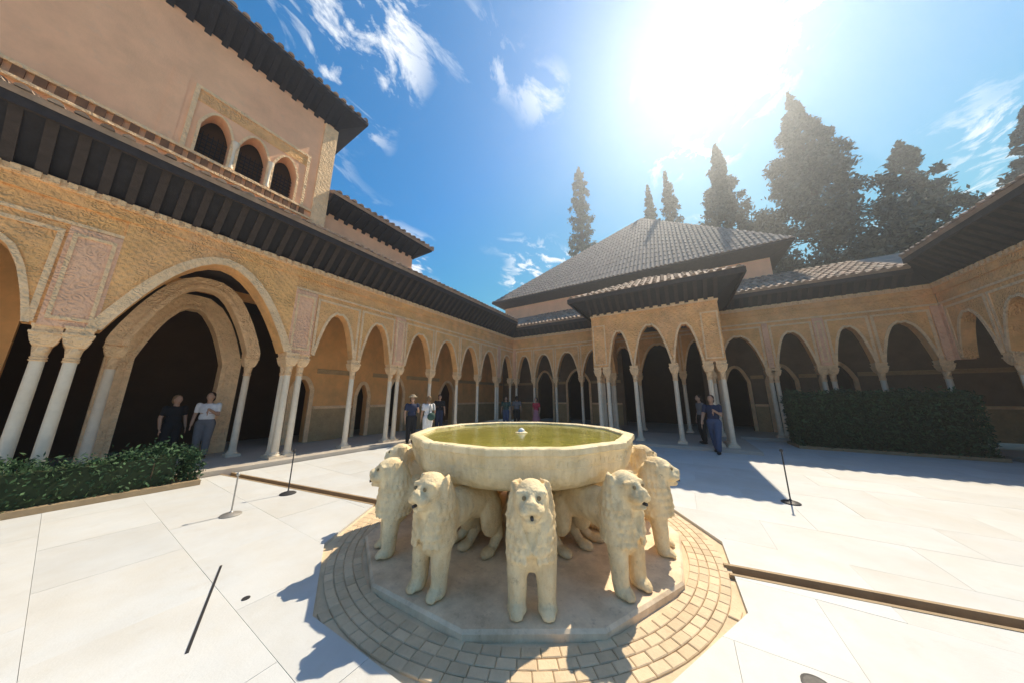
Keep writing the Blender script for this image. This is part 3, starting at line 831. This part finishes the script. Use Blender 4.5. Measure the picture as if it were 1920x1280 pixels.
for s in (-1, 1):
    lp += [('cap', (-.08, s * .108, .52), .1, (-.05, s * .112, .24), .082), ('cap', (-.05, s * .112, .24), .08, (-.045, s * .114, .05), .068),
           ('ell', (-.02, s * .114, .04), (.085, .076, .045)),
           ('cap', (.055, s * .085, .022), .02, (.03, s * .085, .045), .024), ('cap', (.065, s * .115, .022), .02, (.035, s * .115, .045), .024), ('cap', (.055, s * .145, .022), .02, (.03, s * .145, .045), .024),
           ('ell', (-.79, s * .15, .37), (.18, .085, .21)), ('cap', (-.86, s * .15, .26), .075, (-.92, s * .15, .14), .06),
           ('cap', (-.92, s * .15, .14), .06, (-.80, s * .15, .05), .05), ('ell', (-.72, s * .15, .042), (.11, .07, .045))]
    # carved mane: rows of short overlapping tufts round the cheeks, neck and chest
    for row in range(8):
        zt_ = .91 - row * .068; f = min(1, row / 3)
        rx, ry, cx_ = .115 + .055 * f, .145 + .034 * f, -.035 - .05 * f
        for q in range(9):
            th = R(8 + q * 17 + (row % 2) * 8.5)
            if th < R([82, 74, 64, 50, 24, 0, 0, 0][row]): continue
            x_, y_ = cx_ + rx * math.cos(th), s * ry * math.sin(th)
            lp.append(('cap', (x_, y_, zt_), .016, (x_ * 1.0 + .008 * math.cos(th), y_ * 1.05, zt_ - .05), .023))
lp += [('cap', (-1.0, 0, .45), .03, (-1.02, .06, .2), .025)]
lion_me = blob(lp, .011, LION, 'lion', 9, .5, .012)
eye_me = M().lathe([(.004, -.012), (.017, -.004), (.017, .004), (.004, .012)], 10).mesh('eye', mat('worn_eye', (.25, .19, .1), .8), True)
spout_me = M().tube([(.12, 0, .722), (.19, 0, .722)], .013, 10).mesh('spout', IRON, True)
lion_labels = {0: 'front marble lion of the fountain, facing the camera head on', 1: 'marble lion just right of the front one, turned slightly right',
               2: 'marble lion at the right end of the fountain, seen from its side', 3: 'marble lion at the back right of the fountain, half hidden by the basin',
               4: 'hidden rear marble lion on the right behind the fountain pedestal', 5: 'hidden rear marble lion facing the pavilion, right of the middle',
               6: 'rearmost marble lion facing away under the basin', 7: 'hidden rear marble lion facing the far corner, left of the middle',
               8: 'hidden rear marble lion at the back left under the basin', 9: 'marble lion at the back left, behind the leftmost one, facing the left arcade',
               10: 'leftmost standing marble lion of the fountain beside the basin edge', 11: 'marble lion just left of the front one, striding left with its flank showing'}
lr = random.Random(21)
for k in range(12):
    a = A0 + R(30 * k); rr = 1.77
    root = bpy.data.objects.new('stone_lion', lion_me); C.objects.link(root)
    root.location = (FX + rr * math.cos(a), FY + rr * math.sin(a), .0355); root.rotation_euler = (0, 0, a + lr.uniform(-.06, .06))
    root.scale = (1, lr.uniform(.97, 1.05), 1.0 + lr.uniform(-.015, .03))
    tag(root, lion_labels[k], 'stone lion', 'twelve stone lions carrying the fountain basin')
    for s in (-1, 1): e = link('eye', eye_me, root, (.122, s * .056, .842)); e.rotation_euler = (0, R(90), 0)
    link('spout', spout_me, root)

# ------------------------------------------------------------------ rope posts, drain
def post(x, y, h, label, mtl, lean=0.):
    t = thing('rope_post', label, 'post', (x, y, 0.002), 0, 'slim rope posts round the fountain')
    M().lathe([(.12, 0), (.12, .010), (.10, .022), (.025, .04), (.010, .06)], 28).obj('base', mtl, t, smooth=True)
    M().lathe([(.010, .055), (.009, h - .03)], 10).obj('pole', mtl, t, smooth=True)
    M().lathe([(.009, h - .03), (.022, h - .02), (.024, h), (.012, h + .02)], 12).obj('knob', mtl, t, smooth=True)


post(-5.71, 1.58, .55, 'slim pale metal rope post on the paving left of the fountain', STEEL)
post(-6.08, 2.39, .72, 'slim black rope post beside the left water channel', IRON)
post(1.31, 6.42, .80, 'slim black rope post on the paving right of the fountain', IRON)
a, b = Vector((-2.96, .73, 0)), Vector((-4.12, 1.14, 0)); n_ = (b - a).normalized()  .cross(Vector((0, 0, 1))) * .0085
d = M(); d.hexa([a + n_, b + n_, b - n_, a - n_], [p + Vector((0, 0, .006)) for p in (a + n_, b + n_, b - n_, a - n_)])
tag(d.obj('drain_slot', IRON), 'narrow dark iron drain slot in the white paving at lower left', 'drain')
d = tag(M().lathe([(.028, 0.001), (.028, .006)], 14).obj('drain_plug', IRON), 'small round dark plug in the paving near the drain slot', 'drain plug'); d.location = (-3.3, 1.11, 0)
d = tag(M().lathe([(.075, 0.001), (.075, .008), (.06, .010)], 20).obj('drain_cover', IRON), 'round dark drain cover in the paving at lower right', 'drain cover'); d.location = (.50, 2.60, 0)


# ------------------------------------------------------------------ plants and trees
def leaves(pts, size, rnd):
    g = np.random.default_rng(rnd.randrange(10 ** 6)); P = np.array(pts, float); n = len(P)
    a = g.normal(size=(n, 3)); a[:, 2] -= .3; a /= np.linalg.norm(a, axis=1, keepdims=True)
    b = np.cross(a, g.normal(size=(n, 3))); b /= np.linalg.norm(b, axis=1, keepdims=True)
    sz = size * g.uniform(.5, 1.35, (n, 1))
    return np.stack([P - a * sz, P + b * sz * .42, P + a * sz, P - b * sz * .42], 1).reshape(-1, 3)


def flat_mesh(m, name, mt):
    me = bpy.data.meshes.new(name); n = len(m) // 4
    me.vertices.add(4 * n); me.vertices.foreach_set('co', m.ravel().astype('f')); me.loops.add(4 * n); me.loops.foreach_set('vertex_index', np.arange(4 * n, dtype='i'))
    me.polygons.add(n); me.polygons.foreach_set('loop_start', np.arange(0, 4 * n, 4, dtype='i')); me.update(calc_edges=True); me.validate(); me.materials.append(mt); return me


def conifer(x, y, h, rw, label, seed, mtl=LEAF_D, n=5200, power=.8, base=.12, size=.34, whorl=0):
    rnd = random.Random(seed)
    t = thing('conifer_tree', label, 'tree', (x, y, -.13), rnd.uniform(0, 6), 'conifers rising behind the palace roofs')
    M().tube([(0, 0, 0), (.1, 0, h * .4), (0, .08, h * .8), (0, 0, h * .97)], [h * .016, h * .011, h * .005, .03], 9).obj('trunk', BARK, t, smooth=True)
    lb = M()
    clumps = []
    nc = int(120 + h * 9)
    for i in range(nc):
        f = base + (1 - base) * rnd.random() ** .95; z = h * f
        prof = rw * (1 - f) ** power * (.75 + .25 * min(1, (f - base) * 8 + .2)) * (.82 + .3 * math.sin(i * 2.4) ** 2) + .03
        a = rnd.uniform(0, 2 * math.pi); rr = prof * (rnd.uniform(.35, 1.0) if i % 4 else rnd.uniform(.95, 1.25))
        if whorl: z = round(z / whorl) * whorl + rnd.uniform(-.15, .15) - rr * .12
        c = Vector((rr * math.cos(a), rr * math.sin(a), z)); clumps.append((c, .14 * prof + .07 + .14 * min(1, 3 * (1 - f))))
        if i % 3 == 0: lb.tube([(0, 0, z - rr * .15), tuple(c)], [.06, .015], 5)
    g = np.random.default_rng(seed); idx = g.integers(0, nc, n)
    cc = np.array([tuple(c) for c, _ in clumps]); cs = np.array([q for _, q in clumps])
    pts = cc[idx] + g.normal(size=(n, 3)) * (cs[idx][:, None] * np.array([.5, .5, .5]))
    tip = np.stack([g.normal(0, .05, 160), g.normal(0, .05, 160), h * (.93 + .085 * g.random(160))], 1)
    pts = np.concatenate([pts, tip])
    lb.obj('limbs', BARK, t)['kind'] = 'stuff'
    link('crown', flat_mesh(leaves(pts, size, rnd), 'crown', mtl), t)


conifer(-9.3, 33.5, 33.8, 2.5, 'tall narrow dark cypress standing alone left of the hipped roof peak', 11, LEAF_D, 26000, .5, .1, .17)
conifer(1.0, 31.5, 26.5, 2.8, 'short pointed conifer just right of the hipped roof peak', 12, LEAF_M, 14000, .8, .1, .17)
conifer(-.9, 32.5, 26.3, 2.1, 'slim pointed conifer top peeking over the hipped roof peak', 13, LEAF_D, 12000, .8, .1, .17)
conifer(5.6, 31.0, 27.0, 5.6, 'broad pointed conifer in the middle of the group right of the roof peak', 14, LEAF_M, 40000, 1.0, .1, .19)
conifer(11.3, 30.5, 29.0, 7.6, 'largest and tallest broad conifer at the right of the group', 15, LEAF_M, 60000, 1.0, .1, .19)
conifer(8.6, 32.5, 19.0, 4.2, 'low dark conifer between the two broad ones', 16, LEAF_D, 22000, .8, .1, .19)
conifer(16.0, 30.0, 20.5, 5.0, 'lower pointed conifer right of the largest one', 17, LEAF_D, 28000, .8, .1, .19)
conifer(20.5, 29.0, 19.5, 4.4, 'conifer at the far right end above the side arcade', 18, LEAF_M, 22000, .8, .1, .19)
conifer(25.5, 28.0, 21.0, 4.6, 'rightmost tall conifer beyond the side arcade', 19, LEAF_D, 22000, .8, .1, .19)


def hedge(x0, x1, y0, y1, z1, label, n, seed, size=.06):
    rnd = random.Random(seed)
    t = thing('clipped_hedge', label, 'hedge', ((x0 + x1) / 2, (y0 + y1) / 2, 0))
    hx, hy = (x1 - x0) / 2, (y1 - y0) / 2; pts = []
    for i in range(n):
        f = rnd.random(); bz = rnd.uniform(.04, z1)
        px, py = rnd.uniform(-hx, hx), rnd.uniform(-hy, hy)
        if f < .45: py = (-hy if rnd.random() < .6 else hy) * (1 + .10 * math.sin(px * 7 + seed) * math.sin(bz * 6)) + rnd.gauss(0, .05)
        elif f < .65: px = (-hx if rnd.random() < .5 else hx) + rnd.gauss(0, .04)
        else: bz = z1 + rnd.gauss(0, .06) + .10 * math.sin(px * 5 + seed) * math.cos(py * 4) + (.15 * rnd.random() if rnd.random() < .06 else 0)
        pts.append((px, py, max(.03, bz)))
    link('foliage', flat_mesh(leaves(pts, size, rnd), 'foliage', HEDGE), t)
    st = M()
    for i in range(int(hx * hy * 8) + 6):
        px, py = rnd.uniform(-hx, hx) * .9, rnd.uniform(-hy, hy) * .8
        st.tube([(px, py, 0), (px + rnd.uniform(-.05, .05), py, z1 * .9)], [.018, .006], 5)
    st.obj('stems', BARK, t)['kind'] = 'stuff'
    M().box(-hx - .1, hx + .1, -hy - .1, hy + .1, .003, .09).obj('planting_bed', GUTTER, t)
    M().box(-hx * .9, hx * .9, -hy * .8, hy * .8, .095, z1 * .93).obj('inner_growth', mat('inner_twigs', (.03, .045, .02), .9), t)


hedge(3.25, 7.0, 13.25, 14.35, 1.72, 'tall dark green hedge in front of the shaded arcade at right', 16000, 4, .055)
hedge(-8.80, -8.25, -.9, 1.62, .60, 'low dark green hedge below the great arch at left', 8000, 5, .036)


# ------------------------------------------------------------------ people
def person(x, y, rz, label, shirt, trousers, hair, h=1.72, pose='stand', skirt=False, z=0., bag=None, hat=None, phone=False):
    t = thing('person', label, 'person', (x, y, z), rz)
    k = h / 1.72
    v = lambda *p: tuple(c * k for c in p)
    st = {'stand': (.0, .02), 'walk': (.19, .16)}[pose][0]
    body, tr, sh, shoes = [], [], [], []
    body += [('ell', v(.02, 0, 1.60), v(.095, .078, .115)), ('ell', v(.055, 0, 1.555), v(.06, .055, .06)), ('ell', v(.115, 0, 1.585), v(.018, .015, .025)), ('cap', v(0, 0, 1.40), .058 * k, v(.01, 0, 1.52), .052 * k),
             ('ell', v(.01, .078, 1.59), v(.018, .012, .03)), ('ell', v(.01, -.078, 1.59), v(.018, .012, .03)),
             ('ell', v(0, 0, 1.22), v(.10, .15, .22)), ('ell', v(0, 0, .95), v(.10, .15, .12))]
    sh += [('ell', v(0, 0, 1.27), v(.122, .185, .17)), ('ell', v(0, 0, 1.06), v(.118, .165, .15)), ('ell', v(0, 0, 1.36), v(.09, .17, .07))]
    for s in (-1, 1):
        d = s * st
        hip, knee, ank = v(0, s * .09, .90), v(d * .55 + .03, s * .095, .49), v(d - .03 * (s < 0), s * .09, .09)
        sho, elb, wri = v(0, s * .19, 1.38), v(-d * .5 - .02, s * .245, 1.11), v(-d + .06, s * .25, .86)
        if phone and s > 0: elb, wri = v(.05, s * .22, 1.12), v(.30, s * .10, 1.28)
        body += [('cap', hip, .085 * k, knee, .055 * k), ('cap', knee, .055 * k, ank, .04 * k), ('cap', sho, .055 * k, elb, .042 * k), ('cap', elb, .042 * k, wri, .03 * k),
                 ('ell', (wri[0] + .015, wri[1], wri[2] - .08 * k), v(.03, .018, .06))]
        for q in range(4):
            body.append(('cap', (wri[0] - .01 + q * .014, wri[1], wri[2] - .11 * k), .0085, (wri[0] + .0 + q * .015, wri[1], wri[2] - (.165 + .01 * (q in (1, 2))) * k), .0075))
        body.append(('cap', (wri[0] + .03, wri[1] - s * .01, wri[2] - .05 * k), .01, (wri[0] + .06, wri[1] - s * .015, wri[2] - .11 * k), .008))
        sh += [('cap', sho, .068 * k, tuple(sho[i] * .35 + elb[i] * .65 for i in range(3)), .055 * k)]
        if not skirt: tr += [('cap', hip, .115 * k, knee, .083 * k), ('cap', knee, .083 * k, (ank[0], ank[1], ank[2] + .03), .065 * k)]
        shoes += [('ell', (ank[0] + .05 * k, ank[1], .045 * k), v(.13, .048, .045))]
    if skirt: tr += [('cap', v(0, 0, .98), .15 * k, v(0, 0, .42), .24 * k)]
    tr += [('ell', v(0, 0, .95), v(.125, .175, .12))]
    link('body', blob(body, .017, SKIN, 'body', 3), t)
    link('shirt', blob(sh, .02, shirt, 'shirt', 4), t)
    link('skirt' if skirt else 'trousers', blob(tr, .02, trousers, 'trousers', 4), t)
    link('shoes', blob(shoes, .018, cloth('shoe', (.04, .035, .03)), 'shoes', 3), t)
    hr = [('ell', v(-.015, 0, 1.635), v(.10, .09, .10)), ('ell', v(-.05, 0, 1.57), v(.065, .085, .11))]
    link('hair', blob(hr, .017, hair, 'hair', 3), t)
    if hat: link('hat', blob([('ell', v(.0, 0, 1.69), v(.115, .105, .07)), ('ell', v(.0, 0, 1.665), v(.19, .18, .018))], .012, hat, 'hat', 2), t)
    if bag:
        b_ = thing('shoulder_bag', bag[0], 'bag', (x + bag[2][0], y + bag[2][1], z), rz)
        link('pouch', blob([('ell', (0, 0, .95), (.09, .16, .15))], .02, bag[1], 'pouch', 3), b_)
        M().tube([(0, .1, 1.05), (.0, .05, 1.43), (0, -.05, 1.43), (0, -.1, 1.05)], .012, 6).obj('strap', bag[1], b_)
    return t


WHITE = cloth('white', (.75, .74, .72)); NAVY = cloth('navy', (.03, .04, .08)); BLACK = cloth('black', (.02, .02, .022)); GREY = cloth('grey', (.16, .16, .17))
RED = cloth('red', (.50, .05, .08)); PINK = cloth('pink', (.50, .22, .26)); DENIM = cloth('denim', (.07, .10, .18)); KHAKI = cloth('khaki', (.35, .29, .2)); GREEN = cloth('green', (.05, .10, .08))
HAIR = mat('brown_hair', (.04, .025, .015), .6, .2, 20); HAIR2 = mat('light_hair', (.22, .14, .07), .6, .2, 20)
person(.76, 10.75, R(-110), 'person in dark navy clothes walking before the pavilion', NAVY, DENIM, HAIR, 1.74, 'walk', phone=True)
person(.50, 11.9, R(200), 'person in grey top standing under the pavilion beside its right columns', GREY, BLACK, HAIR, 1.66, z=ZF)
person(-8.62, 6.95, R(-20), 'person in navy jacket standing by the left arcade columns', NAVY, BLACK, HAIR, 1.74, phone=True, hat=KHAKI)
person(-8.42, 7.55, R(160), 'person in white shirt and pale trousers standing by the left arcade', WHITE, WHITE, HAIR2, 1.72,
       bag=('dark green shoulder bag worn by the person in white', GREEN, (.16, .02)))
person(-9.7, 9.35, R(-30), 'person in black standing inside a left arcade arch', BLACK, NAVY, HAIR, 1.7, z=ZF)
person(-7.0, 14.0, R(-100), 'person in red top and pink skirt near the far corner', RED, PINK, HAIR, 1.66, skirt=True)
person(-8.55, 13.3, R(-60), 'person in green shirt standing at the far corner of the arcade', GREEN, DENIM, HAIR, 1.72)
person(-8.2, 13.9, R(120), 'person in grey shirt and black trousers at the far corner', GREY, BLACK, HAIR, 1.75)
person(-10.9, 2.16, R(-30), 'person in white shirt standing in the shade of the great arch', WHITE, GREY, HAIR, 1.70, z=ZF, phone=True)
person(-11.15, 1.62, R(20), 'person in black behind the white shirted one in the great arch', BLACK, BLACK, HAIR2, 1.62, z=ZF)

# ------------------------------------------------------------------ scattering air volume, added to stand in for lens glare round the sun
hz = M().box(-125, 125, -125, 125, -1.2, 36).mesh('glare_haze', STEEL)
hm = bpy.data.materials.new('glare_air'); hm.use_nodes = True
ht = hm.node_tree; ht.nodes.clear()
pv = node(ht.nodes, 'ShaderNodeVolumePrincipled'); ho = node(ht.nodes, 'ShaderNodeOutputMaterial')
pv.inputs['Color'].default_value = (.86, .93, 1, 1); pv.inputs['Density'].default_value = .0035; pv.inputs['Anisotropy'].default_value = .7
ht.links.new(pv.outputs[0], ho.inputs['Volume'])
hz.materials.clear(); hz.materials.append(hm)
o = link('glare_haze', hz); o['kind'] = 'stuff'
